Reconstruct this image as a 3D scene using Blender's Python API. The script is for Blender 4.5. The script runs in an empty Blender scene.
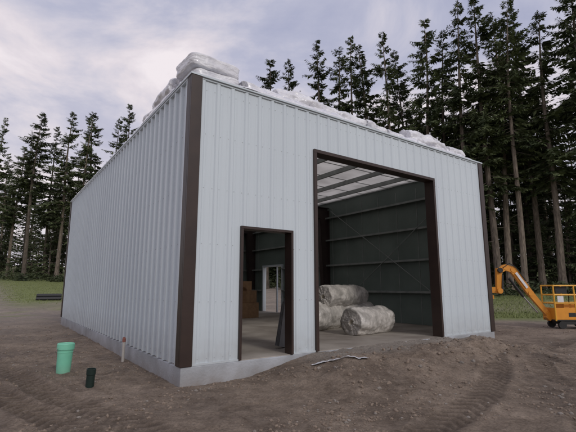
import bpy, math, random
from mathutils import Vector, Matrix, noise
random.seed(7)
R=random.random
def U(a,b): return a+(b-a)*random.random()
scene=bpy.context.scene
COL=scene.collection
# ---------------------------------------------------------------- helpers
class MB:
    def __init__(s): s.v=[];s.f=[];s.m=[]
    def add(s,vs,fs,m=0):
        o=len(s.v); s.v.extend(vs)
        for f in fs: s.f.append(tuple(i+o for i in f)); s.m.append(m)
    def box(s,a,b,m=0):
        x0,y0,z0=a;x1,y1,z1=b
        s.add([(x0,y0,z0),(x1,y0,z0),(x1,y1,z0),(x0,y1,z0),(x0,y0,z1),(x1,y0,z1),(x1,y1,z1),(x0,y1,z1)],
              [(0,3,2,1),(4,5,6,7),(0,1,5,4),(1,2,6,5),(2,3,7,6),(3,0,4,7)],m)
    def frame(s,p0,p1):
        p0=Vector(p0);p1=Vector(p1);d=(p1-p0).normalized()
        up=Vector((0,0,1)) if abs(d.z)<.95 else Vector((0,1,0))
        a=d.cross(up).normalized();b=a.cross(d).normalized()
        return p0,p1,a,b
    def beam(s,p0,p1,w,h,m=0,w2=None,h2=None):
        p0,p1,a,b=s.frame(p0,p1); w2=w2 or w;h2=h2 or h
        vs=[]
        for p,ww,hh in((p0,w,h),(p1,w2,h2)):
            for i,j in((-1,-1),(1,-1),(1,1),(-1,1)):
                vs.append(tuple(p+a*(i*ww/2)+b*(j*hh/2)))
        s.add(vs,[(0,1,2,3),(7,6,5,4),(0,4,5,1),(1,5,6,2),(2,6,7,3),(3,7,4,0)],m)
    def tube(s,p0,p1,r,m=0,n=10,r2=None):
        p0,p1,a,b=s.frame(p0,p1); r2=r if r2 is None else r2
        vs=[]
        for p,rr in((p0,r),(p1,r2)):
            for k in range(n):
                t=2*math.pi*k/n; vs.append(tuple(p+a*(rr*math.cos(t))+b*(rr*math.sin(t))))
        fs=[(k,(k+1)%n,n+(k+1)%n,n+k) for k in range(n)]
        fs.append(tuple(range(n-1,-1,-1)));fs.append(tuple(range(n,2*n)))
        s.add(vs,fs,m)
    def lathe(s,prof,m=0,n=32,c=(0,0,0)):
        vs=[];fs=[]
        for r,z in prof:
            for k in range(n):
                t=2*math.pi*k/n; vs.append((c[0]+r*math.cos(t),c[1]+r*math.sin(t),c[2]+z))
        for i in range(len(prof)-1):
            for k in range(n):
                a=i*n+k;b=i*n+(k+1)%n; fs.append((a,b,b+n,a+n))
        s.add(vs,fs,m)
    def build(s,name,mats,parent=None,smooth=False,loc=None,rot=None,bevel=0):
        me=bpy.data.meshes.new(name); me.from_pydata(s.v,[],s.f)
        for mt in (mats if isinstance(mats,(list,tuple)) else [mats]): me.materials.append(mt)
        me.polygons.foreach_set('material_index',s.m)
        if smooth: me.polygons.foreach_set('use_smooth',[True]*len(s.f))
        me.update()
        o=bpy.data.objects.new(name,me); COL.objects.link(o)
        if parent: o.parent=parent
        if loc: o.location=loc
        if rot: o.rotation_euler=rot
        if bevel:
            b=o.modifiers.new('b','BEVEL'); b.width=bevel; b.segments=2; b.limit_method='ANGLE'
        return o
def empty(name,loc=(0,0,0),rz=0):
    e=bpy.data.objects.new(name,None); COL.objects.link(e); e.location=loc; e.rotation_euler=(0,0,rz); return e

def mat(name,c1,c2=None,scale=5,rough=.6,metal=0,bump=0,bscale=30,detail=6,coords='Object',spec=.4,randobj=0,bdist=.02,stretch=None,coat=0,dirt=False):
    m=bpy.data.materials.new(name); m.use_nodes=True; nt=m.node_tree; N=nt.nodes;Lk=nt.links
    p=N['Principled BSDF']; p.inputs['Roughness'].default_value=rough; p.inputs['Metallic'].default_value=metal
    p.inputs['Specular IOR Level'].default_value=spec
    p.inputs['Coat Weight'].default_value=coat
    tc=N.new('ShaderNodeTexCoord'); src=tc.outputs[coords]
    if stretch:
        mp=N.new('ShaderNodeMapping'); mp.inputs['Scale'].default_value=stretch; Lk.new(src,mp.inputs[0]); src=mp.outputs[0]
    if c2 is None: c2=tuple(x*.85 for x in c1)
    nz=N.new('ShaderNodeTexNoise'); nz.inputs['Scale'].default_value=scale; nz.inputs['Detail'].default_value=detail
    Lk.new(src,nz.inputs['Vector'])
    rp=N.new('ShaderNodeValToRGB'); rp.color_ramp.elements[0].position=.32; rp.color_ramp.elements[1].position=.68
    rp.color_ramp.elements[0].color=(*c2,1); rp.color_ramp.elements[1].color=(*c1,1)
    Lk.new(nz.outputs['Fac'],rp.inputs[0]); out=rp.outputs[0]
    if dirt: # mud splashed up from the ground
        sz=N.new('ShaderNodeSeparateXYZ'); Lk.new(tc.outputs['Object'],sz.inputs[0])
        mr=N.new('ShaderNodeMapRange'); mr.inputs['From Min'].default_value=dirt[0]; mr.inputs['From Max'].default_value=dirt[1]; mr.inputs['To Min'].default_value=dirt[2]; mr.inputs['To Max'].default_value=0
        Lk.new(sz.outputs[2],mr.inputs['Value'])
        n3=N.new('ShaderNodeTexNoise'); n3.inputs['Scale'].default_value=6; n3.inputs['Detail'].default_value=8; Lk.new(tc.outputs['Object'],n3.inputs['Vector'])
        ml=N.new('ShaderNodeMath'); ml.operation='MULTIPLY'; Lk.new(mr.outputs[0],ml.inputs[0]); Lk.new(n3.outputs['Fac'],ml.inputs[1])
        mi=N.new('ShaderNodeMix'); mi.data_type='RGBA'; Lk.new(ml.outputs[0],mi.inputs['Factor']); Lk.new(out,mi.inputs['A']); mi.inputs['B'].default_value=(.22,.18,.15,1); out=mi.outputs['Result']
    if randobj:
        oi=N.new('ShaderNodeObjectInfo'); hs=N.new('ShaderNodeHueSaturation')
        mr=N.new('ShaderNodeMapRange'); mr.inputs['To Min'].default_value=1-randobj; mr.inputs['To Max'].default_value=1+randobj
        Lk.new(oi.outputs['Random'],mr.inputs['Value']); Lk.new(mr.outputs[0],hs.inputs['Value']); Lk.new(out,hs.inputs['Color']); out=hs.outputs[0]
    Lk.new(out,p.inputs['Base Color'])
    if bump:
        n2=N.new('ShaderNodeTexNoise'); n2.inputs['Scale'].default_value=bscale; n2.inputs['Detail'].default_value=6
        Lk.new(src,n2.inputs['Vector']); b=N.new('ShaderNodeBump'); b.inputs['Strength'].default_value=bump; b.inputs['Distance'].default_value=bdist
        Lk.new(n2.outputs['Fac'],b.inputs['Height']); Lk.new(b.outputs[0],p.inputs['Normal'])
    return m
M_wall=mat('white_steel',(.60,.665,.70),(.56,.62,.66),scale=.8,rough=.34,bump=.15,bscale=2.2,spec=.45,bdist=.012,stretch=(1,1,.35),dirt=(.33,.95,.45))
M_brown=mat('brown_trim',(.045,.028,.022),(.032,.02,.017),scale=3,rough=.42,spec=.4)
M_conc=mat('concrete',(.43,.45,.48),(.28,.29,.30),scale=1.8,detail=9,rough=.85,bump=.4,bscale=25,dirt=(0,.3,1.0))
M_slab=mat('slab_concrete',(.42,.38,.33),(.22,.19,.16),scale=1.0,detail=9,rough=.75,bump=.2,bscale=30)
M_inner=mat('interior_liner',(.175,.215,.195),(.13,.165,.15),scale=1.0,rough=.5,bump=.3,bscale=1.5,bdist=.03)
M_girt=mat('girt_steel',(.32,.34,.33),(.22,.24,.23),scale=4,rough=.5,metal=.1)
M_frame=mat('frame_steel',(.05,.035,.032),(.04,.028,.027),scale=4,rough=.5)
M_screw=mat('screw_heads',(.45,.47,.48),rough=.5,metal=.1)
M_bag=mat('plastic_wrap',(.66,.62,.57),(.36,.34,.31),scale=5,rough=.28,bump=.9,bscale=14,bdist=.03,spec=.6,coat=.3)
M_bagw=mat('white_plastic_wrap',(.82,.82,.84),(.60,.60,.64),scale=4,rough=.3,bump=.8,bscale=11,bdist=.03,spec=.5,coat=.3)
M_core=mat('insulation_core',(.52,.46,.36),(.38,.34,.27),scale=14,rough=.8,bump=.6,bscale=40)
M_ceil=bpy.data.materials.new('roof_insulation'); M_ceil.use_nodes=True
_n=M_ceil.node_tree.nodes;_l=M_ceil.node_tree.links
_p=_n['Principled BSDF']; _p.inputs['Base Color'].default_value=(.78,.77,.74,1); _p.inputs['Roughness'].default_value=.6
_t=_n.new('ShaderNodeBsdfTranslucent'); _t.inputs['Color'].default_value=(.82,.79,.73,1); _m=_n.new('ShaderNodeMixShader')
_z=_n.new('ShaderNodeTexNoise'); _z.inputs['Scale'].default_value=1.3; _tc=_n.new('ShaderNodeTexCoord'); _l.new(_tc.outputs['Object'],_z.inputs['Vector'])
_r=_n.new('ShaderNodeMapRange'); _r.inputs['To Min'].default_value=.30; _r.inputs['To Max'].default_value=.52; _r.inputs['From Min'].default_value=.3; _r.inputs['From Max'].default_value=.7
_l.new(_z.outputs['Fac'],_r.inputs['Value']); _l.new(_r.outputs[0],_m.inputs[0]); _l.new(_p.outputs[0],_m.inputs[1]); _l.new(_t.outputs[0],_m.inputs[2]); _l.new(_m.outputs[0],_n['Material Output'].inputs[0])
# ---------------------------------------------------------------- camera
cam=bpy.data.cameras.new('camera'); co=bpy.data.objects.new('camera',cam); COL.objects.link(co)
co.location=(0,0,1.6); co.rotation_euler=(math.radians(99.8),0,0)
cam.sensor_width=36; cam.lens=25.7; cam.clip_end=3000; cam.clip_start=.05
scene.camera=co
scene.view_settings.view_transform='Standard'; scene.view_settings.look='None'; scene.view_settings.exposure=0
# ---------------------------------------------------------------- world + sun
sun_el=math.radians(32); az=Vector((.58,-.81))
w=bpy.data.worlds.new('World'); scene.world=w; w.use_nodes=True; nt=w.node_tree; N=nt.nodes;Lk=nt.links
bg=N['Background']; bg.inputs['Strength'].default_value=.1
sky=N.new('ShaderNodeTexSky'); sky.sky_type='NISHITA'; sky.sun_disc=False; sky.sun_elevation=sun_el; sky.sun_rotation=math.atan2(az.x,az.y)
tc=N.new('ShaderNodeTexCoord'); sp=N.new('ShaderNodeSeparateXYZ'); Lk.new(tc.outputs['Generated'],sp.inputs[0])
mx=N.new('ShaderNodeMath'); mx.operation='MAXIMUM'; Lk.new(sp.outputs[2],mx.inputs[0]); mx.inputs[1].default_value=0
ad=N.new('ShaderNodeMath'); ad.operation='ADD'; Lk.new(mx.outputs[0],ad.inputs[0]); ad.inputs[1].default_value=.22
cb=N.new('ShaderNodeCombineXYZ')
for i in (0,1):
    d=N.new('ShaderNodeMath'); d.operation='DIVIDE'; Lk.new(sp.outputs[i],d.inputs[0]); Lk.new(ad.outputs[0],d.inputs[1]); Lk.new(d.outputs[0],cb.inputs[i])
cb.inputs[2].default_value=5.1
n1=N.new('ShaderNodeTexNoise'); n1.inputs['Scale'].default_value=2.1; n1.inputs['Detail'].default_value=9; n1.inputs['Roughness'].default_value=.57; n1.inputs['Distortion'].default_value=.35
Lk.new(cb.outputs[0],n1.inputs['Vector'])
rp=N.new('ShaderNodeValToRGB'); cr=rp.color_ramp
cr.elements[0].position=.33; cr.elements[0].color=(.39,.41,.56,1)
cr.elements[1].position=.68; cr.elements[1].color=(.90,.83,.86,1)
e=cr.elements.new(.44); e.color=(.48,.49,.62,1)
e=cr.elements.new(.52); e.color=(.62,.60,.69,1)
e=cr.elements.new(.59); e.color=(.76,.70,.75,1)
Lk.new(n1.outputs['Fac'],rp.inputs[0])
mr=N.new('ShaderNodeMapRange'); mr.inputs['From Min'].default_value=.5; mr.inputs['From Max'].default_value=.1; Lk.new(sp.outputs[2],mr.inputs['Value'])
mr.inputs['To Min'].default_value=0; mr.inputs['To Max'].default_value=.5
mw=N.new('ShaderNodeMix'); mw.data_type='RGBA'; Lk.new(mr.outputs[0],mw.inputs['Factor']); Lk.new(rp.outputs[0],mw.inputs['A']); mw.inputs['B'].default_value=(.86,.78,.79,1)
sc=N.new('ShaderNodeVectorMath'); sc.operation='SCALE'; Lk.new(mw.outputs['Result'],sc.inputs[0]); sc.inputs['Scale'].default_value=10.2
mm=N.new('ShaderNodeMix'); mm.data_type='RGBA'; mm.inputs['Factor'].default_value=.96
Lk.new(sky.outputs[0],mm.inputs['A']); Lk.new(sc.outputs[0],mm.inputs['B']); Lk.new(mm.outputs['Result'],bg.inputs['Color'])
sl=bpy.data.lights.new('sun','SUN'); so=bpy.data.objects.new('sun',sl); COL.objects.link(so)
sl.energy=1.15; sl.angle=math.radians(14); sl.color=(1,.96,.90)
sd=Vector((az.x*math.cos(sun_el),az.y*math.cos(sun_el),math.sin(sun_el)))
so.rotation_euler=(-sd).to_track_quat('-Z','Y').to_euler(); so.location=(10,-20,30)
# ---------------------------------------------------------------- terrain
C0=Vector((-1.72,6.98)); TA=Vector((.815,.58)).normalized(); SA=Vector((-TA.y,TA.x))
BA=math.atan2(TA.y,TA.x)
BW,BD,BH=9.5,14.0,5.42
def loc2(x,y):
    d=Vector((x,y))-C0; return d.dot(TA),d.dot(SA)
def wpt(t,s,z=0):
    p=C0+TA*t+SA*s; return (p.x,p.y,z)
def sst(a,b,x):
    if a==b: return 0
    k=min(1,max(0,(x-a)/(b-a))); return k*k*(3-2*k)
def nz(x,y,f,o=0): return noise.noise(Vector((x*f+o,y*f-o,o*.37)))
RUTS=[ [(-1.5,4.0),(-2.4,4.95),(-4.3,6.5),(-7.5,9.2),(-16,17)],
       [(-.7,4.0),(-1.65,4.95),(-3.35,6.35),(-6.4,9.3),(-12,16),(-19,28)],
       [(9,5.2),(7.0,6.4),(6.4,8.0),(7.6,10.2),(10.5,12.4),(16,14.5)],
       [(7.5,3.8),(5.3,5.4),(4.6,7.6),(5.9,10.4),(8.9,13.2),(14.5,16)],
       [(.9,4.0),(1.8,5.2),(2.9,6.4),(3.9,8.0),(4.5,9.4),(4.7,9.8)],
       [(2.8,3.8),(3.6,5.2),(4.8,6.8),(5.6,8.6),(5.9,10.0),(5.9,10.3)] ]
def rut(x,y):
    best=9;al=0
    for r in RUTS:
        acc=0
        for (ax,ay),(bx,by) in zip(r,r[1:]):
            dx,dy=bx-ax,by-ay;L2=dx*dx+dy*dy;k=((x-ax)*dx+(y-ay)*dy)/L2;k=0 if k<0 else 1 if k>1 else k
            ex,ey=x-ax-k*dx,y-ay-k*dy;d=ex*ex+ey*ey
            if d<best*best: best=math.sqrt(d); L=math.sqrt(L2); al=acc+k*L
            acc+=math.sqrt(L2)
    return (best,al)
def height(x,y,want=False):
    t,s=loc2(x,y)
    h=.035*nz(x,y,.35,3)+.026*nz(x,y,1.1,9)
    d=math.hypot(x,y)
    rd=9;lug=0
    md=0
    if s<2:
        md=sst(.9,3.2,t)*(1-sst(7.9,10.8,t))*math.exp(-((s+1.35+.35*nz(x,y,.9,3))/.6)**2)
    if d<24:
        q=.6+.9*max(0,nz(x,y,.4,77)+.35)
        rd,al=rut(x,y)
        rw=1-min(1,md*1.3)
        if rd<.3: q*=1-rw*(.65*(1-sst(.18,.3,rd)))
        q+=1.3*md
        h+=q*(.020*nz(x,y,3.1,1)+.014*nz(x,y,7.5,5)+.010*nz(x,y,16,2))
        cl=nz(x,y,11,40); h+=q*.022*max(0,cl-.18)
        if rd<.5:
            wgt=1-sst(.17,.23,rd); m=(.65+.45*max(-.7,min(1,nz(x,y,.6,20)*2.2+.5)))*rw
            if x>-.6: m*=.6
            lug=sst(-.25,.25,math.sin((al+rd*.9)*2*math.pi/.19))
            h+=m*(-.062*wgt+.042*wgt*lug+.035*math.exp(-((rd-.30)/.06)**2))
            if rw<.4: rd=max(rd,.3)
    side=sst(.9,2.9,t)*(1-sst(7.02,7.5,t))
    if s<2:
        h+= .29*side*sst(-3.8,-.5,s)
        h+= .12*md*max(0,.85+1.0*nz(x,y,1.4,8)+.5*nz(x,y,3.3,18))
    if -1.5<s<0 or -1<t<0: h+=.02
    h+=.10*sst(2,9,-t)*sst(-6,4,s)*.6
    if d>30: h+=min(9,.062*(d-30))
    if 0.1<t<BW-.1 and .1<s<BD-.1: h=min(h,.1)-.05
    if want: return h,rd,lug
    return h
def axis(lo,hi,a,b,step,grow=1.09):
    xs=[];x=a
    while x<=b: xs.append(x); x+=step
    st=step;x=xs[-1]
    while x<hi: st=min(st*grow,60); x+=st; xs.append(x)
    st=step;x=a;pre=[]
    while x>lo: st=min(st*grow,60); x-=st; pre.append(x)
    return pre[::-1]+xs
XS=axis(-900,900,-6.5,8.5,.036,1.075); YS=axis(-200,1200,4.2,10.8,.034,1.075)
nx,ny=len(XS),len(YS)
gv=[];gc=[]
for y in YS:
    for x in XS:
        h,rd,lug=height(x,y,True); gv.append((x,y,h))
        d=math.hypot(x,y); rf=x/max(y,.1)
        t,s=loc2(x,y)
        n=nz(x,y,.22,4)
        g=0
        if y>0:
            if rf>.3: g=sst(21,27,d+5*n)*(.75+.5*n)
            if rf<-.3:
                g=sst(31,37,d+8*n)
                pc=-.72-.0015*(d-40)
                g*=sst(.03,.06,abs(rf-pc)) if d<75 else 1
                g=max(g, sst(.0,.3,nz(x,y,.5,13)-.25)*sst(18,25,d)*.7)
        if -.1<=rf and d>60: g=1
        if d>80 : g=1
        gr=sst(-1.3,-.4,s+.5*nz(x,y,1.2,6))*(1-sst(.5,1,s))*sst(2.0,2.9,t)*(1-sst(6.9,7.6,t))
        gr=max(gr,.6*sst(12,30,d))
        rt=(1-sst(.17,.28,rd))*(1-.6*lug)
        gc.append((max(0,min(1,g)),gr,rt,1))
gf=[(j*nx+i,j*nx+i+1,(j+1)*nx+i+1,(j+1)*nx+i) for j in range(ny-1) for i in range(nx-1)]
me=bpy.data.meshes.new('ground'); me.from_pydata(gv,[],gf)
ca=me.color_attributes.new('mask','FLOAT_COLOR','POINT'); ca.data.foreach_set('color',[c for q in gc for c in q])
me.polygons.foreach_set('use_smooth',[True]*len(gf))
ground=bpy.data.objects.new('ground',me); COL.objects.link(ground)
m=bpy.data.materials.new('dirt'); m.use_nodes=True; nt=m.node_tree;N=nt.nodes;Lk=nt.links;p=N['Principled BSDF']
tc=N.new('ShaderNodeTexCoord')
def tn(scale,det=8,ro=.6):
    n=N.new('ShaderNodeTexNoise'); n.inputs['Scale'].default_value=scale; n.inputs['Detail'].default_value=det; n.inputs['Roughness'].default_value=ro; Lk.new(tc.outputs['Object'],n.inputs['Vector']); return n
def ramp(src,a,ca_,b,cb_):
    r=N.new('ShaderNodeValToRGB'); r.color_ramp.elements[0].position=a; r.color_ramp.elements[0].color=(*ca_,1); r.color_ramp.elements[1].position=b; r.color_ramp.elements[1].color=(*cb_,1); Lk.new(src,r.inputs[0]); return r.outputs[0]
def mix(f,a,b,bt='MIX'):
    x=N.new('ShaderNodeMix'); x.data_type='RGBA'; x.blend_type=bt
    if isinstance(f,float): x.inputs['Factor'].default_value=f
    else: Lk.new(f,x.inputs['Factor'])
    for nm,q in(('A',a),('B',b)):
        if isinstance(q,tuple): x.inputs[nm].default_value=(*q,1)
        else: Lk.new(q,x.inputs[nm])
    return x.outputs['Result']
big=tn(.55,9,.62); mid=tn(3.5,9,.72); fine=tn(30,8,.75)
c=ramp(big.outputs['Fac'],.40,(.150,.110,.080),.62,(.41,.325,.250))
c=mix(.5,c,ramp(mid.outputs['Fac'],.38,(.125,.092,.067),.66,(.42,.34,.268)))
c=mix(.7,c,ramp(fine.outputs['Fac'],.34,(.36,.35,.34),.60,(1.06,1.06,1.06)),'MULTIPLY')
vor=N.new('ShaderNodeTexVoronoi'); vor.inputs['Scale'].default_value=34; Lk.new(tc.outputs['Object'],vor.inputs['Vector'])
peb=ramp(vor.outputs['Distance'],.12,(1,1,1),.28,(0,0,0))
sepc=N.new('ShaderNodeSeparateColor'); Lk.new(vor.outputs['Color'],sepc.inputs[0])
gate=ramp(sepc.outputs[0],.84,(0,0,0),.88,(1,1,1))
pm=mix(1.0,peb,gate,'MULTIPLY')
c=mix(pm,c,mix(sepc.outputs[1],(.14,.112,.09),(.29,.25,.21)))
at=N.new('ShaderNodeAttribute'); at.attribute_name='mask'; sc_=N.new('ShaderNodeSeparateColor'); Lk.new(at.outputs['Color'],sc_.inputs[0])
grav=ramp(fine.outputs['Fac'],.3,(.18,.16,.138),.7,(.47,.43,.38))
gm=N.new('ShaderNodeMath'); gm.operation='MULTIPLY'; Lk.new(sc_.outputs[1],gm.inputs[0]); gm.inputs[1].default_value=.7
c=mix(gm.outputs[0],c,grav)
rm=N.new('ShaderNodeMath'); rm.operation='MULTIPLY'; Lk.new(sc_.outputs[2],rm.inputs[0]); rm.inputs[1].default_value=.6
c=mix(rm.outputs[0],c,(.075,.055,.042))
grs=ramp(mid.outputs['Fac'],.3,(.11,.135,.045),.7,(.25,.28,.11))
c=mix(sc_.outputs[0],c,grs)
Lk.new(c,p.inputs['Base Color']); p.inputs['Specular IOR Level'].default_value=.3
rg=N.new('ShaderNodeMapRange'); rg.inputs['From Min'].default_value=.38; rg.inputs['From Max'].default_value=.55; rg.inputs['To Min'].default_value=.62; rg.inputs['To Max'].default_value=.95
Lk.new(big.outputs['Fac'],rg.inputs['Value']); Lk.new(rg.outputs[0],p.inputs['Roughness'])
b1=N.new('ShaderNodeBump'); b1.inputs['Strength'].default_value=1; b1.inputs['Distance'].default_value=.05; Lk.new(mid.outputs['Fac'],b1.inputs['Height'])
b2=N.new('ShaderNodeBump'); b2.inputs['Strength'].default_value=1; b2.inputs['Distance'].default_value=.025; Lk.new(fine.outputs['Fac'],b2.inputs['Height']); Lk.new(b1.outputs[0],b2.inputs['Normal'])
b3=N.new('ShaderNodeBump'); b3.inputs['Strength'].default_value=.5; b3.inputs['Distance'].default_value=.008; Lk.new(pm,b3.inputs['Height']); Lk.new(b2.outputs[0],b3.inputs['Normal'])
Lk.new(b3.outputs[0],p.inputs['Normal'])
me.materials.append(m)
st=MB()
ico=[(0,0,1),(.9,0,.3),(.28,.85,.3),(-.72,.53,.3),(-.72,-.53,.3),(.28,-.85,.3),(.7,.5,-.5),(-.3,.8,-.5),(-.9,0,-.5),(-.3,-.8,-.5),(.7,-.5,-.5)]
icf=[(0,1,2),(0,2,3),(0,3,4),(0,4,5),(0,5,1),(1,6,2),(2,7,3),(3,8,4),(4,9,5),(5,10,1),(2,6,7),(3,7,8),(4,8,9),(5,9,10),(1,10,6)]
k=0
while k<8500:
    y=4.5+13*R()**1.7; x=U(-.9,.85)*y
    t,s=loc2(x,y)
    if -.05<t<BW+.05 and -.05<s<BD: continue
    onm=(2<t<9 and -2.2<s<-.6)
    if not onm and nz(x,y,.8,31)+.5*nz(x,y,3,3)+.35*R()<.05: continue
    if R()<.8 and not onm and rut(x,y)[0]<.22: continue
    k+=1
    sz=.005+(.045 if onm else .028)*R()**4.5; a=U(0,6.28); ca1,sa1=math.cos(a),math.sin(a); fx,fy,fz=U(.7,1.4),U(.7,1.2),U(.5,.9)
    z=height(x,y)+sz*.15
    st.add([(x+sz*((vx*fx)*ca1-(vy*fy)*sa1)*U(.85,1.15),y+sz*((vx*fx)*sa1+(vy*fy)*ca1)*U(.85,1.15),z+sz*vz*fz) for vx,vy,vz in ico],icf,random.choice((0,0,0,0,0,0,1)))
M_st1=mat('clod',(.26,.205,.16),(.145,.11,.083),scale=9,rough=.95); M_st2=mat('stone',(.28,.25,.22),(.16,.14,.12),scale=3,rough=.85)
st.build('gravel',[M_st1,M_st2])
# ---------------------------------------------------------------- building
B=empty('metal_building',(C0.x,C0.y,0),BA)
SL=.33
def rib_profile(L,edges,rh):
    pts=[]
    P=.305
    c=.19
    while c<L-.03:
        for u,h in((c-.052,0),(c-.026,rh),(c+.026,rh),(c+.052,0)): pts.append((u,h))
        for q in(.10,.205):
            if c+q+.02<L:
                for u,h in((c+q-.014,0),(c+q-.006,.004),(c+q+.006,.004),(c+q+.014,0)): pts.append((u,h))
        c+=P
    pts=[(u,h) for u,h in pts if 0<u<L]; pts=[(0,0)]+sorted(pts)+[(L,0)]
    def hv(x):
        for (a,ha),(b,hb) in zip(pts,pts[1:]):
            if a<=x<=b: return ha+(hb-ha)*(x-a)/max(1e-6,b-a)
        return 0
    for e_ in edges: pts.append((e_,hv(e_)))
    return sorted(pts)
def wall(name,L,z0,z1,ops,fn,mt,flat=False,rh=.036):
    mb=MB(); ed=[e for o in ops for e in o[:2]]
    pts=sorted([(0,0),(L,0)]+[(e,0) for e in ed]) if flat else rib_profile(L,ed,rh)
    for (a,ha),(b,hb) in zip(pts,pts[1:]):
        if b-a<1e-5: continue
        mdl=(a+b)/2; zs=z0
        for o in ops:
            if o[0]<mdl<o[1]: zs=o[2]
        mb.add([fn(a,ha,zs),fn(b,hb,zs),fn(b,hb,z1),fn(a,ha,z1)],[(0,1,2,3)])
    return mb.build(name,mt,B)
big_d=(2.775,7.05,4.56); small_d=(1.02,2.21,2.72)
rd_op=(10.7,12.6,2.75)
fr=[small_d,big_d]
wall('front_wall',BW,SL,5.40,fr,lambda u,h,z:(u,-.002-h,z),M_wall,rh=.022)
wall('left_wall',BD,SL,5.40,[],lambda u,h,z:(-.002-h,u,z),M_wall,rh=.052)
wall('right_wall',BD,SL,5.40,[rd_op],lambda u,h,z:(BW+.002+h,u,z),M_wall)
wall('back_wall',BW,SL,5.40,[],lambda u,h,z:(u,BD+.002+h,z),M_wall)
wall('front_liner',BW,SL,5.40,fr,lambda u,h,z:(u,.05,z),M_inner,True)
wall('left_liner',BD,SL,5.40,[],lambda u,h,z:(.05,u,z),M_inner,True)
wall('right_liner',BD,SL,5.40,[rd_op],lambda u,h,z:(BW-.05,u,z),M_inner,True)
wall('back_liner',BW,SL,5.40,[],lambda u,h,z:(u,BD-.05,z),M_inner,True)
mb=MB(); mb.box((-.035,-.035,-.5),(BW+.035,BD+.035,.315)); mb.build('foundation',M_conc,B,bevel=.012)
mb=MB(); mb.box((.0,-.0,.30),(BW,BD,SL-.004)); mb.build('floor_slab',M_slab,B)
mb=MB(); mb.box((-.075,-.065,5.42),(BW+.075,.22,5.455)); mb.box((-.075,BD-.22,5.42),(BW+.075,BD+.075,5.455)); mb.box((-.075,.22,5.42),(.22,BD-.22,5.455)); mb.box((BW-.22,.22,5.42),(BW+.075,BD-.22,5.455))
mb.build('eave_cap',M_wall,B)
tr=MB(); H0=SL-.01
for cx,sx in((0,-1),(BW,1)):
    for cy,sy in((0,-1),(BD,1)):
        x0,x1=sorted((cx+sx*.060,cx-sx*.15)); y0,y1=sorted((cy+sy*.055,cy+sy*.0))
        tr.box((x0,y0,H0),(x1,y1,5.417))
        x0,x1=sorted((cx+sx*.060,cx)); y0,y1=sorted((cy,cy-sy*.16))
        tr.box((x0,y0,H0),(x1,y1,5.417))
tr.build('corner_trim',M_brown,B,bevel=.006)
tt=MB(); tt.box((.15,-.032,5.385),(BW-.15,-.0,5.415)); tt.box((-.058,.16,5.385),(0,BD-.16,5.415)); tt.box((BW,.16,5.36),(BW+.046,BD-.16,5.415))
tt.build('eave_trim',M_wall,B)
bt=MB(); bt.box((.15,-.028,SL-.012),(1.02,0,SL+.02)); bt.box((2.21,-.028,SL-.012),(2.775,0,SL+.02)); bt.box((7.05,-.028,SL-.012),(BW-.15,0,SL+.02))
bt.build('base_trim',M_wall,B)
dt=MB()
def dooring(a,b,z,w_,dep):
    dt.box((a,-.055,SL),(a+w_,dep,z-w_)); dt.box((b-w_,-.055,SL),(b,dep,z-w_)); dt.box((a,-.055,z-w_),(b,dep,z))
dooring(*big_d,.075,.24); dooring(*small_d,.05,.18)
dt.build('door_frame',M_brown,B,bevel=.004)
mb=MB(); mb.box((BW-.15,rd_op[0],SL),(BW+.05,rd_op[0]+.09,rd_op[2])); mb.box((BW-.15,rd_op[1]-.09,SL),(BW+.05,rd_op[1],rd_op[2])); mb.box((BW-.15,rd_op[0]+.09,rd_op[2]-.09),(BW+.05,rd_op[1]-.09,rd_op[2]))
mb.box((BW-.12,rd_op[0]+.5,SL),(BW-.05,rd_op[0]+.56,rd_op[2]-.09))
mb.build('side_door_frame',M_wall,B)
sw=MB()
def scr(p,n):
    p=Vector(p);n=Vector(n);sw.tube(p,p+n*.006,.007,n=6)
for z in(.42,1.35,2.35,3.35,4.35,5.2):
    c=.19
    while c<BW-.2:
        for q in(.07,.235):
            u=c+q
            if u<BW-.2 and not any(o[0]-.02<u<o[1]+.02 and z<o[2]+.02 for o in fr): scr((u,-.002,z),(0,-1,0))
        c+=.305
    c=.19
    while c<BD-.3:
        scr((-.002,c+.07,z),(-1,0,0)); scr((-.002,c+.235,z),(-1,0,0)); c+=.305
sw.build('screws',M_screw,B)
fg=MB(); y=.5
while y<BD-.3:
    hh=U(.01,.05); fg.box((-.07,y,5.4555),(.05,y+U(.05,.16),5.4555+hh)); y+=U(.22,.5)
fg.build('blanket_edge',M_bagw,B,bevel=.008)
ce=MB(); nX=72
ceil=[]
for j in range(0,57):
    for i in range(0,nX+1):
        x=.05+(BW-.1)*i/nX; y=.05+(BD-.1)*j/56
        ceil.append((x,y,5.40-.07*math.sin(math.pi*((x%.75)/.75))-.02*nz(x,y,1.5,2)))
ce.add(ceil,[(j*(nX+1)+i,j*(nX+1)+i+1,(j+1)*(nX+1)+i+1,(j+1)*(nX+1)+i) for j in range(56) for i in range(nX)])
ce.build('roof_insulation_blanket',M_ceil,B,smooth=True)
pu=MB(); x=1.2
while x<BW-.3:
    pu.box((x-.03,.06,5.16),(x+.03,BD-.06,5.30)); x+=1.2
y=1.2
while y<BD: pu.box((.06,y-.015,5.302),(BW-.06,y+.015,5.315)); y+=1.2
pu.build('purlins',M_girt,B)
gi=MB()
for z in(1.45,2.55,3.65,4.65):
    segs=[(.3,BD-.3)] if z>2.75 else [(.3,rd_op[0]),(rd_op[1],BD-.3)]
    for a,b in segs:
        gi.box((BW-.21,a,z),(BW-.052,b,z+.012)); gi.box((BW-.21,a,z-.06),(BW-.198,b,z))
    gi.box((.052,.3,z),(.2,BD-.3,z+.012))
    gi.box((.3,BD-.2,z),(BW-.3,BD-.052,z+.012)); gi.box((.3,BD-.2,z-.06),(BW-.3,BD-.188,z))
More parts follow.
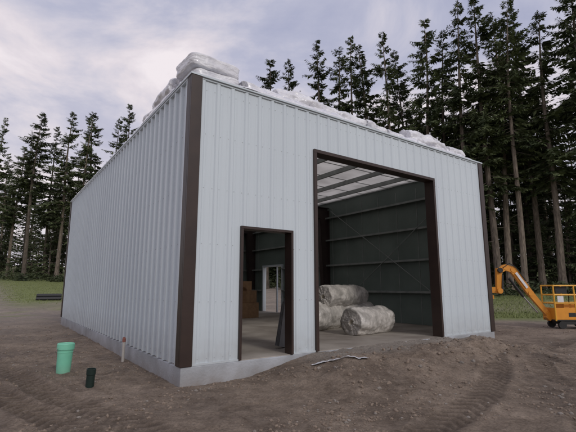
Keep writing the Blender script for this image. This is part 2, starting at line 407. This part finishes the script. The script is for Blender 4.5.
gi.tube((BW-.23,.5,.5),(BW-.23,6.8,4.9),.012); gi.tube((BW-.23,.5,4.9),(BW-.23,6.8,.5),.012)
y=.6
while y<BD:
    if not(rd_op[0]-.1<y<rd_op[1]+.1): gi.box((BW-.062,y-.01,SL),(BW-.0502,y+.01,5.1))
    y+=.9
gi.build('girts',M_girt,B)
fm=MB()
for s_ in(.35,7.2,13.6):
    for side in(0,1):
        x0=.055 if side==0 else BW-.055; sg=1 if side==0 else -1
        fm.add([(x0,s_,SL),(x0+sg*.3,s_,SL),(x0+sg*.55,s_,4.95),(x0,s_,4.95)],[(0,1,2,3)])
        d0=sg*.3;d1=sg*.55
        fm.add([(x0+d0,s_-.11,SL),(x0+d0,s_+.11,SL),(x0+d1,s_+.11,4.6),(x0+d1,s_-.11,4.6)],[(0,1,2,3)])
        fm.add([(x0+d0+sg*.012,s_-.11,SL),(x0+d0+sg*.012,s_+.11,SL),(x0+d1+sg*.012,s_+.11,4.6),(x0+d1+sg*.012,s_-.11,4.6)],[(0,1,2,3)])
        fm.box((min(x0+sg*.01,x0+sg*.02),s_-.11,SL),(max(x0+sg*.01,x0+sg*.02),s_+.11,4.99))
    fm.box((.07,s_-.004,4.6),(BW-.07,s_+.004,5.09)); fm.box((.62,s_-.11,4.585),(BW-.62,s_+.11,4.6)); fm.box((.07,s_-.11,5.095),(BW-.07,s_+.11,5.11))
fm.build('rigid_frames',M_frame,B)
# ---------------------------------------------------------------- rolls
def roll(name,L,r,parent,loc,rot,mt=M_bag,amp=.04,seed=0,flat=1.0):
    mb=MB(); nu,nv=60,72; vs=[];fs=[]
    rings=[]
    cap=[(.06,.05),(.11,.05),(.16,.012),(.30,.0),(.36,.025),(.50,.005),(.56,.03),(.70,.005),(.78,.02),(.92,.0)]
    for q,dz in cap: rings.append((q*r,-L/2-.0+dz*1.2,1))
    for i in range(nu+1):
        z=-L/2+.02+(L-.04)*i/nu; e=min(i,nu-i)/nu; rings.append((r*(1-.08*math.exp(-e*25)),z,0))
    for q,dz in cap[::-1]: rings.append((q*r,L/2-dz*1.2,1))
    for ri,(rr,z,cp) in enumerate(rings):
        for k in range(nv):
            a=2*math.pi*k/nv; ca_,sa_=math.cos(a),math.sin(a)
            n=noise.noise(Vector((ca_*1.6+seed*3,sa_*1.6,z*2.2)))
            n2=noise.noise(Vector((ca_*4+seed,sa_*4,z*4.5+7)));n3=abs(noise.noise(Vector((ca_*2.6+seed,sa_*2.6+z*2.2,z*10))))
            q=rr*(1+(0 if cp else 1)*(n*amp*3+n2*amp*1.0-n3*amp*1.5)+(n*amp*2 if cp else 0))
            x=q*ca_;y=q*sa_*flat
            if y<-r*flat*.86: y=-r*flat*.86+(y+r*flat*.86)*.2
            vs.append((x,y,z+(n2*.035 if cp else 0)))
    R_=len(rings)
    for i in range(R_-1):
        for k in range(nv): fs.append((i*nv+k,i*nv+(k+1)%nv,(i+1)*nv+(k+1)%nv,(i+1)*nv+k))
    fs.append(tuple(range(nv-1,-1,-1))); fs.append(tuple((R_-1)*nv+k for k in range(nv)))
    vs=[(z,-x,y) for x,y,z in vs]
    mb.add(vs,fs)
    for i,f in enumerate(mb.f):
        row=f[0]//nv
        if row<2 or row>=R_-3: mb.m[i]=1
    o=mb.build(name,[mt,M_core if mt is M_bag else mt],parent,smooth=True)
    o.location=loc; o.rotation_euler=rot
    return o
def on(t,s,z): return Vector(wpt(t,s,z))
for (t,s,L,r,a,zz,sd) in [(6.1,1.7,1.6,.39,8,0,1),(5.75,3.3,1.8,.43,18,0,2),(7.3,3.5,1.3,.42,-10,0,3),(6.75,3.45,2.1,.36,12,.66,5)]:
    roll('insulation_roll',L,r,None,on(t,s,SL+r*.86+zz),(0,0,BA+math.radians(a)),seed=sd,amp=.06)
RZ=5.455
for (t,s,L,r,a,sd,fl) in [(1.72,.48,1.0,.25,5,11,.9),(2.5,.42,.9,.29,-10,12,.9),(3.3,.38,1.1,.26,6,13,.85),(4.2,.42,.95,.26,-4,14,.85),(5.05,.38,.9,.24,10,15,.8),(5.9,.42,.8,.22,8,19,.8),(6.95,.42,1.0,.32,-7,16,.92),(7.75,.40,.9,.30,12,17,.9),(8.6,.38,.9,.25,4,18,.85),(.20,1.75,1.2,.27,88,21,.95),(.14,2.75,.8,.17,92,22,.9)]:
    roll('insulation_roll',L,r,None,on(t,s,RZ+r*fl*.86),(0,0,BA+math.radians(a)),mt=M_bagw,amp=.09,seed=sd,flat=fl)
def bale(name,dx,dy,dz,loc,rz,seed,mt=M_bagw,tilt=0,amp=.02):
    mb=MB(); n=26
    def sp(u,v,w_):
        p=Vector((u,v,w_)); l=(abs(u)**7+abs(v)**7+abs(w_)**7)**(1/7); q=p/l
        nn=noise.noise(q*1.7+Vector((seed,0,0)))*amp*2+noise.noise(q*6+Vector((seed,3,0)))*amp*.6-abs(noise.noise(Vector((q.x*3,q.y*3+seed,q.z*5))))*amp*1.2
        q=q*(1+nn); return (q.x*dx/2,q.y*dy/2,q.z*dz/2)
    for ax in range(3):
        for sg in(-1,1):
            pts=[]
            for i in range(n+1):
                for j in range(n+1):
                    a=-1+2*i/n;b=-1+2*j/n
                    c3=[0,0,0]; c3[ax]=sg; c3[(ax+1)%3]=a; c3[(ax+2)%3]=b*sg
                    pts.append(sp(*c3))
            mb.add(pts,[(i*(n+1)+j,(i+1)*(n+1)+j,(i+1)*(n+1)+j+1,i*(n+1)+j+1) for i in range(n) for j in range(n)])
    return mb.build(name,mt,None,smooth=True,loc=loc,rot=(tilt,0,rz))
bale('insulation_bale',1.1,.85,.30,on(.54,.62,RZ+.45),BA+.05,3,tilt=0,amp=.02)
bale('insulation_bale',1.0,.85,.34,on(.60,.66,RZ+.165),BA-.03,5,amp=.03)
bale('insulation_bale',.8,.7,.34,on(1.2,1.1,RZ+.17),BA+.3,8,amp=.05)
M_film=mat('clear_plastic_film',(.84,.84,.87),(.62,.62,.68),scale=6,rough=.22,bump=1,bscale=9,bdist=.04,spec=.7,coat=.5)
def film(name,cx,cy,dx,dy,seed,zb,amp):
    mb=MB(); n=56; vs=[]
    for i in range(n+1):
        for j in range(n+1):
            a=i/n;b=j/n; x=cx+(a-.5)*dx; y=cy+(b-.5)*dy
            e=math.sin(math.pi*a)**.4*math.sin(math.pi*b)**.4 if 0<a<1 and 0<b<1 else 0
            z=zb-.002+e*amp*(.55+.9*abs(noise.noise(Vector((x*2.4+seed,y*2.4,0)))))+e*.30*amp*abs(noise.noise(Vector((x*7,y*7+seed,1))))+e*.14*amp*noise.noise(Vector((x*17,y*17+seed,1)))
            x+=e*.06*noise.noise(Vector((a*5,b*5,seed)));y+=.06*noise.noise(Vector((a*5,b*5,seed+9)))
            vs.append((x,y,z))
    mb.add(vs,[(i*(n+1)+j,(i+1)*(n+1)+j,(i+1)*(n+1)+j+1,i*(n+1)+j+1) for i in range(n) for j in range(n)])
    o=mb.build(name,M_film,None,smooth=True); o.location=(C0.x,C0.y,0); o.rotation_euler=(0,0,BA); return o
film('plastic_sheeting',.22,1.9,.60,2.3,2,5.457,.30)
film('plastic_sheeting',.20,3.7,.54,1.5,5,5.457,.16)
film('plastic_sheeting',6.3,.26,1.1,.6,6,5.457,.2)
film('plastic_sheeting',2.6,.20,3.6,.5,7,5.457,.2)
film('plastic_sheeting',8.0,.18,2.2,.45,9,5.457,.18)
# ---------------------------------------------------------------- interior clutter
M_card=mat('cardboard',(.36,.22,.12),(.26,.16,.09),scale=6,rough=.85)
M_dark=mat('dark_plastic',(.03,.03,.032),rough=.5)
M_grayp=mat('grey_panel',(.22,.22,.22),(.16,.16,.16),scale=4,rough=.6)
def crate(t,s,dx,dy,dz,z,rz,mt=M_card):
    mb=MB(); mb.box((-dx/2,-dy/2,0),(dx/2,dy/2,dz)); mb.box((-.03,-dy/2-.002,dz-.2),(.03,-dy/2-.0005,dz-.0)); mb.box((-.03,-dy/2,dz+.0005),(.03,dy/2,dz+.002))
    mb.beam((-dx/2+.05,-.01,dz+.002),(-dx/2-.1,-.02,dz+.14),dy*.9,.006)
    return mb.build('cardboard_box',mt,None,loc=on(t,s,z),rot=(0,0,BA+rz),bevel=.004)
crate(6.2,8.9,.95,.7,.62,SL,.2); crate(6.25,8.9,.7,.6,.5,SL+.625,.4); crate(6.15,8.9,.5,.45,.38,SL+1.13,-.1)
mb=MB()
for i in range(4): mb.beam((0,i*.04,0),(.20,i*.04+.0,1.05-.07*i),.5,.012,m=0)
mb.build('leaning_panels',M_grayp,None,loc=on(2.62,.75,SL),rot=(0,0,BA+math.radians(12)))
# ---------------------------------------------------------------- outside small things
M_green=mat('mint_plastic',(.22,.60,.42),(.18,.52,.36),scale=4,rough=.4,bump=.05,dirt=(0,.2,.7))
M_blackp=mat('dark_green_plastic',(.015,.03,.025),rough=.45)
M_pvc=mat('white_pvc',(.5,.47,.43),rough=.5); M_red=mat('red_cap',(.27,.10,.075),rough=.6)
e=empty('plastic_bucket',(-4.3,8.25,height(-4.3,8.25)-.01)); e.scale=(.93,.93,.96)
mb=MB(); mb.lathe([(0,0),(.125,0),(.132,.02),(.145,.40),(.150,.405),(.150,.42),(.146,.425),(.147,.45),(.162,.455),(.166,.47),(.166,.565),(.158,.58),(.142,.585),(.138,.572),(0,.568)],n=40)
mb.build('body',M_green,e,smooth=False)
mb=MB(); mb.tube((.166,0,.5),(.185,0,.5),.02)
pts=[(.18*math.cos(a),.18*math.sin(a),.50-.12*math.sin(a)) for a in [math.pi*i/14 for i in range(15)]]
for a,b in zip(pts,pts[1:]): mb.tube(a,b,.004)
mb.build('handle',M_pvc,e); e.rotation_euler=(0,.03,1.2)
e=empty('drain_pipe_stub',(-3.30,7.22,height(-3.3,7.22)-.03)); e.scale=(.95,.95,.95)
mb=MB(); mb.lathe([(.07,0),(.07,.24),(.078,.245),(.078,.34),(.066,.34),(.064,.05),(0,.05)],n=28); mb.build('pipe',M_blackp,e); e.rotation_euler=(.04,.05,0)
p_=on(-.17,2.95,0)
e=empty('standpipe',(p_.x,p_.y,height(p_.x,p_.y)-.03))
mb=MB(); mb.lathe([(.030,0),(.030,.47),(0,.47)],n=20); mb.build('pipe',M_pvc,e)
mb=MB(); mb.lathe([(.037,.44),(.037,.51),(.025,.52),(.025,.54),(0,.54)],n=20); mb.build('cap',M_red,e)
mb=MB(); n=40; vs=[]
for i in range(n+1):
    a=i/n; xc=.42+.98*a; yc=7.66-.18*a+.03*math.sin(a*5)
    hm=max(height(xc,yc+q) for q in(-.05,0,.05))
    for j in range(5):
        y=yc+(j-2)*.019*(1+.6*math.sin(a*9)); vs.append((xc,y,hm+.015+.02*abs(noise.noise(Vector((xc*9,y*14,0))))))
mb.add(vs,[(i*5+j,(i+1)*5+j,(i+1)*5+j+1,i*5+j+1) for i in range(n) for j in range(4)])
mb.build('plastic_strip',M_bagw,None,smooth=True)
mb=MB()
for l in range(2):
    for i in range(4-l):
        mb.tube((-.8+U(-.1,.1),i*.28+l*.14,.14+l*.24),(.8+U(-.1,.1),i*.28+l*.14,.14+l*.24),.135,n=14)
mb.build('pipe_stack',M_dark,None,loc=(-19.1,33.5,height(-19.6,33.5)),rot=(0,0,.5))
# ---------------------------------------------------------------- boom lift
M_or=mat('orange_paint',(.80,.33,.035),(.66,.26,.03),scale=3,rough=.45,coat=.1,bump=.1); M_ye=mat('yellow_orange_paint',(.82,.43,.05),(.70,.35,.04),scale=3,rough=.45)
M_tire=mat('tyre_rubber',(.03,.03,.03),rough=.9,bump=.3); M_chrome=mat('cylinder_rod',(.5,.5,.5),rough=.2,metal=.9); M_blk=mat('black_steel',(.025,.025,.025),rough=.5)
M_decal=mat('white_decal',(.75,.75,.75),rough=.5)
L0=Vector((9.5,17,0)); LH=height(10.8,16.8)
E=empty('boom_lift',(L0.x,L0.y,LH))
def lp(x,y,z): return (x-L0.x,y-L0.y,z)
mb=MB()
path=[(8.66,16.95,2.26),(8.86,16.95,2.40),(9.16,16.93,2.30),(9.76,16.88,1.36),(10.36,16.82,.52)]
ww=[.18,.24,.25,.22,.18]
for i in range(4): mb.beam(lp(*path[i]),lp(*path[i+1]),.17,ww[i],0,.17,ww[i+1])
for q in path[1:]: mb.tube(lp(q[0],q[1]-.1,q[2]),lp(q[0],q[1]+.1,q[2]),.11,0,14)
mb.tube(lp(8.95,16.83,1.95),lp(9.45,16.81,1.22),.055,1); mb.tube(lp(9.45,16.81,1.22),lp(9.95,16.80,.60),.03,2)
mb.beam(lp(9.22,16.775,2.18),lp(9.62,16.765,1.57),.004,.10,3)
mb.beam(lp(8.64,17.0,2.36),lp(8.60,17.05,1.42),.20,.15,0); mb.beam(lp(8.76,16.95,2.1),lp(8.70,16.95,1.42),.06,.06,1)
mb.tube(lp(8.64,16.83,2.28),lp(8.64,17.12,2.28),.10,1,12); mb.tube(lp(8.60,16.9,1.45),lp(8.60,17.2,1.45),.11,0,12)
mb.beam(lp(8.62,17.1,1.48),lp(5.6,17.7,1.55),.2,.24,0); mb.beam(lp(8.4,17.1,1.20),lp(5.9,17.7,1.25),.14,.14,0)
hp=[(8.75,16.84,2.38),(9.0,16.8,2.56),(9.25,16.8,2.38),(9.6,16.78,1.85)]
for a,b in zip(hp,hp[1:]): mb.tube(lp(*a),lp(*b),.016,1,6)
mb.build('boom',[M_or,M_blk,M_chrome,M_decal],E,bevel=.008)
mb=MB()
x0,x1,y0,y1=10.42,12.0,16.42,17.2
zf=.30
mb.box(lp(x0,y0,zf),lp(x1,y1,zf+.05),1)
mb.box(lp(x0,y0-.01,zf+.052),lp(x1,y0+.01,zf+.50),0); mb.box(lp(x0-.01,y0+.012,zf+.052),lp(x0+.01,y1-.012,zf+.50),0); mb.box(lp(x0,y1-.01,zf+.052),lp(x1,y1+.01,zf+.3),0)
for z in(.98,1.30,1.66):
    for a,b in(((x0,y0),(x1,y0)),((x0,y1),(x1,y1)),((x0,y0),(x0,y1)),((x1,y0),(x1,y1))):
        mb.tube(lp(*a,z),lp(*b,z),.03,2)
for x in(x0,x0+.8,x1):
    for y in(y0,y1): mb.tube(lp(x,y,zf),lp(x,y,1.68),.03,2)
mb.box(lp(x0+.15,y0+.1,1.35),lp(x0+.6,y0+.32,1.62),1); mb.box(lp(x0+.12,y0-.02,1.02),lp(x0+.36,y0-.012,1.26),3)
mb.box(lp(x0+.45,y0+.15,.36),lp(x0+1.3,y1-.1,1.0),0)
mb.box(lp(x0+.5,y0-.016,.46),lp(x0+1.0,y0-.0115,.62),1); mb.tube(lp(x0+.7,y0+.2,1.0),lp(x0+.66,y0+.1,1.5),.02,1,6)
mb.beam(lp(10.3,16.82,.5),lp(10.45,16.82,.36),.22,.22,0)
for x in(x0+.25,x1-.25):
    for y in(y0+.06,y1-.06):
        mb.tube(lp(x,y-.05,.15),lp(x,y+.05,.15),.15,1,16)
mb.box(lp(x0+.2,y0+.02,.17),lp(x1-.2,y1-.02,.29),1)
mb.build('platform',[M_or,M_blk,M_ye,M_decal],E,bevel=.004)
mb=MB()
mb.box(lp(4.4,16.9,.45),lp(7.0,18.5,.8),0); mb.box(lp(4.6,17.1,.82),lp(6.6,18.3,1.35),0); mb.tube(lp(5.7,17.7,.8),lp(5.7,17.7,.83),.5,1,20)
for x in(4.8,6.6):
    for y in(16.75,18.4):
        mb.tube(lp(x,y,.4),lp(x,y+.28,.4),.40,1,24); mb.tube(lp(x,y-.01,.4),lp(x,y+.29,.4),.2,2,16)
mb.build('chassis',[M_or,M_tire,M_ye],E,bevel=.02)
# ---------------------------------------------------------------- trees
M_bark=mat('bark',(.21,.172,.135),(.075,.061,.048),scale=4,rough=.95,bump=.6,bscale=8,stretch=(3,3,.5),randobj=.4)
M_needle=mat('needles',(.12,.145,.062),(.045,.062,.030),scale=.45,detail=5,rough=.75,randobj=.3,spec=.25)
M_leaf=mat('undergrowth_leaf',(.075,.09,.04),(.025,.036,.017),scale=.8,rough=.7,spec=.3)
def conifer(name,seed,H,cb,cr,nb,top=.9,tw=7,bare=14):
    rnd=random.Random(seed); u_=rnd.uniform
    mb=MB(); r0=H*.0098
    lean=(u_(-.02,.02),u_(-.02,.02)); ph=u_(0,6)
    def ctr(z): return Vector((lean[0]*z+.25*math.sin(z*.21+ph)*z/H,lean[1]*z+.25*math.cos(z*.17+ph)*z/H,z))
    nr=16;ns=9;vs=[];fs=[]
    for i in range(nr+1):
        z=H*i/nr; c=ctr(z); r=r0*(1-i/nr)**.8+.01
        if i==0: r*=1.35
        for k in range(ns):
            a=2*math.pi*k/ns; vs.append((c.x+r*math.cos(a),c.y+r*math.sin(a),z-.4*(i==0)))
    for i in range(nr):
        for k in range(ns): fs.append((i*ns+k,i*ns+(k+1)%ns,(i+1)*ns+(k+1)%ns,(i+1)*ns+k))
    mb.add(vs,fs,0)
    zb=cb*H
    def stick(a,b,r):
        d=(b-a);p=d.cross(Vector((0,0,1)));p=p.normalized()*r if p.length>1e-4 else Vector((r,0,0)); q=Vector((0,0,r))
        mb.add([tuple(a+p),tuple(a-p),tuple(a+q),tuple(b)],[(0,1,3),(1,2,3),(2,0,3)],0)
    for _ in range(bare):
        z=u_(.15*H,zb+.1*H); a=u_(0,6.28); L=u_(.5,2.2); c=ctr(z); d=Vector((math.cos(a),math.sin(a),u_(-.5,.05)))
        stick(c,c+d*L,.03)
    for i in range(nb):
        q=rnd.random()**1.0 if i%3 else (i+.5)/nb
        q=min(.995,max(0,q)); z=zb+(H-zb)*q
        a=u_(0,6.283)
        dn=noise.noise(Vector((math.cos(a)*1.1+seed,math.sin(a)*1.1,z*.33)))
        if dn<-.25 and q<.9: continue
        prof=(1-q)**top*(.5+.5*min(1,q*4+.1))
        L=cr*prof*u_(.4,1.15)*(1+.8*dn)+.25
        el=-.38+.8*q+u_(-.25,.2)
        c=ctr(z); dh=Vector((math.cos(a),math.sin(a),0)); side=Vector((-dh.y,dh.x,0))
        sag=u_(.05,.30)
        def bp(f): return c+dh*(L*f*math.cos(el))+Vector((0,0,L*f*math.sin(el)-sag*L*f*f*(1-q)+.14*L*f**3))
        stick(c,bp(.95),.02+.012*L)
        n=int(L*tw)+4
        for k in range(n):
            f=.18+.82*(k+rnd.random())/n
            p=bp(min(f,1))
            for sg in(-1,1):
                l=(.26+.38*(1-f)*min(L,2.8)/1.6)*u_(.5,1.35)
                d=(side*sg*u_(.3,1.1)+dh*u_(.2,1.1)+Vector((0,0,u_(-.95,.10)))).normalized()
                wd=l*u_(.11,.22); nrm=d.cross(Vector((u_(-.8,.8),u_(-.8,.8),1))).normalized()*wd
                m1=p+d*(l*.45)
                mb.add([tuple(p),tuple(m1+nrm),tuple(p+d*l+Vector((0,0,-.08*l))),tuple(m1-nrm+Vector((0,0,-.05)))],[(0,1,2,3)],1)
    me=bpy.data.meshes.new(name); me.from_pydata(mb.v,[],mb.f); me.materials.append(M_bark); me.materials.append(M_needle)
    me.polygons.foreach_set('material_index',mb.m); me.update(); return me
protos=[conifer('fir_mesh',10+i,30,cb,cr,nb,tp,tw=10) for i,(cb,cr,nb,tp) in enumerate([(.30,4.1,200,.8),(.40,3.6,175,.7),(.24,4.4,210,.9),(.50,3.3,150,.6),(.34,3.9,185,.75),(.42,3.1,160,.6)])]
dense=[conifer('fir_full_mesh',40+i,24,.05,4.2,190,.85,tw=5) for i in range(3)]
young=[conifer('young_fir_mesh',60+i,9,.02,2.4,90,.9,tw=6,bare=0) for i in range(2)]
F=empty('background_forest',(0,0,0))
def put(me,x,y,s,name,parent=None,sx=None,lean=0):
    o=bpy.data.objects.new(name,me); COL.objects.link(o); o.location=(x,y,height(x,y)-.15); sx=sx or s*U(.85,1.2); o.scale=(sx,sx,s); o.rotation_euler=(U(-.02,.02),lean+U(-.02,.02),U(0,6.28))
    if parent: o.parent=parent
    return o
def tree_px(px,D,topy,pi,lean=0):
    up=216-topy; V=70+.985*up; Fp=405-.17*up; H=V/Fp*D+1.6
    x=(px-288)/Fp*D
    put(protos[pi],x,D,(H-height(x,D)+.15)/30,'fir_tree',lean=lean)
for a in [(268,52,62,1),(289,50,60,2),(318,52,42,0),(330,50,50,5),(352,50,38,4),(366,49,44,2),(386,47,34,0),(403,50,50,3),(418,45,22,1),(434,45,34,4),(452,42,2,2),(474,41,-8,0),
          (486,43,20,5),(498,40,6,3),(515,43,18,1),(532,40,12,4),(556,38,-30,3),(579,40,-5,2),(600,37,0,0),(640,38,-10,1),
          (5,62,116,2),(22,66,146,1),(41,60,113,3),(58,64,128,4),(72,60,110,0),(90,62,118,2),(101,64,112,5),(118,64,118,4),(131,62,106,1),(150,66,128,0),(-20,60,112,1),(-50,60,110,4),(175,66,130,2)]:
    tree_px(*a)
for i in range(120):
    px=U(-140,740)
    D0=66 if px<250 else max(46,60-.055*(px-250))
    D=D0+28*R()**1.3
    x=(px-288)/411*D
    h=U(24,31)
    if px<250: h=U(20,25) if 150<px<250 else U(20,26)
    elif px<400: h=U(21,26)
    if R()<.3: put(random.choice(protos),x,D,h/30,'fir',F)
    else: put(random.choice(dense),x,D,h*.85/24,'fir',F)
for i in range(44):
    px=-120+880*(i+U(.2,.8))/44; D=U(92,104)
    put(random.choice(dense),(px-288)/411*D,D,U(22,26)/24,'fir',F,sx=1.5)
for i in range(105):
    px=U(-140,740); D=(62 if px<250 else max(44,57-.05*(px-250)))+U(-1,16)
    put(random.choice(young),(px-288)/411*D,D,U(.6,1.3),'young_fir',F)
mb=MB()
for i in range(210):
    px=U(-160,760); D=(58 if px<250 else max(38,52-.055*(px-250)))+U(-1,7)
    x=(px-288)/411*D; y=D; rr=U(.6,1.6); z0=height(x,y)
    for k in range(90):
        d=Vector((random.gauss(0,1),random.gauss(0,1),abs(random.gauss(0,1)))).normalized()*(rr*R()**.35)
        p=Vector((x+d.x*1.4,y+d.y*1.2,z0+d.z*.95)); a=Vector((U(-1,1),U(-1,1),U(-.6,.6))).normalized()*U(.12,.28); b=a.cross(Vector((U(-1,1),U(-1,1),U(-1,1)))).normalized()*U(.05,.12)
        mb.add([tuple(p-a),tuple(p+b),tuple(p+a),tuple(p-b)],[(0,1,2,3)])
mb.build('undergrowth',M_leaf)
mb=MB(); M_grass=mat('grass_blades',(.23,.26,.10),(.12,.145,.05),scale=.6,rough=.8)
k=0
while k<26000:
    if R()<.65: D=U(22,46); px=U(470,700)
    else: D=U(31,62); px=U(-60,250)
    x=(px-288)/411*D;y=D
    d=math.hypot(x,y); n=nz(x,y,.22,4)
    if px>400:
        if sst(21,27,d+5*n)*(.75+.5*n)<R(): continue
    else:
        if sst(31,37,d+8*n)*sst(.03,.06,abs(x/y+.72+.0015*(d-40)))<R(): continue
    k+=1
    z=height(x,y); a=U(0,6.28); h=U(.05,.16); wd=.02+.02*R(); dx,dy=math.cos(a)*wd,math.sin(a)*wd; lx,ly=U(-.06,.06),U(-.06,.06)
    mb.add([(x-dx,y-dy,z-.01),(x+dx,y+dy,z-.01),(x+lx,y+ly,z+h)],[(0,1,2)])
mb.build('grass',M_grass)
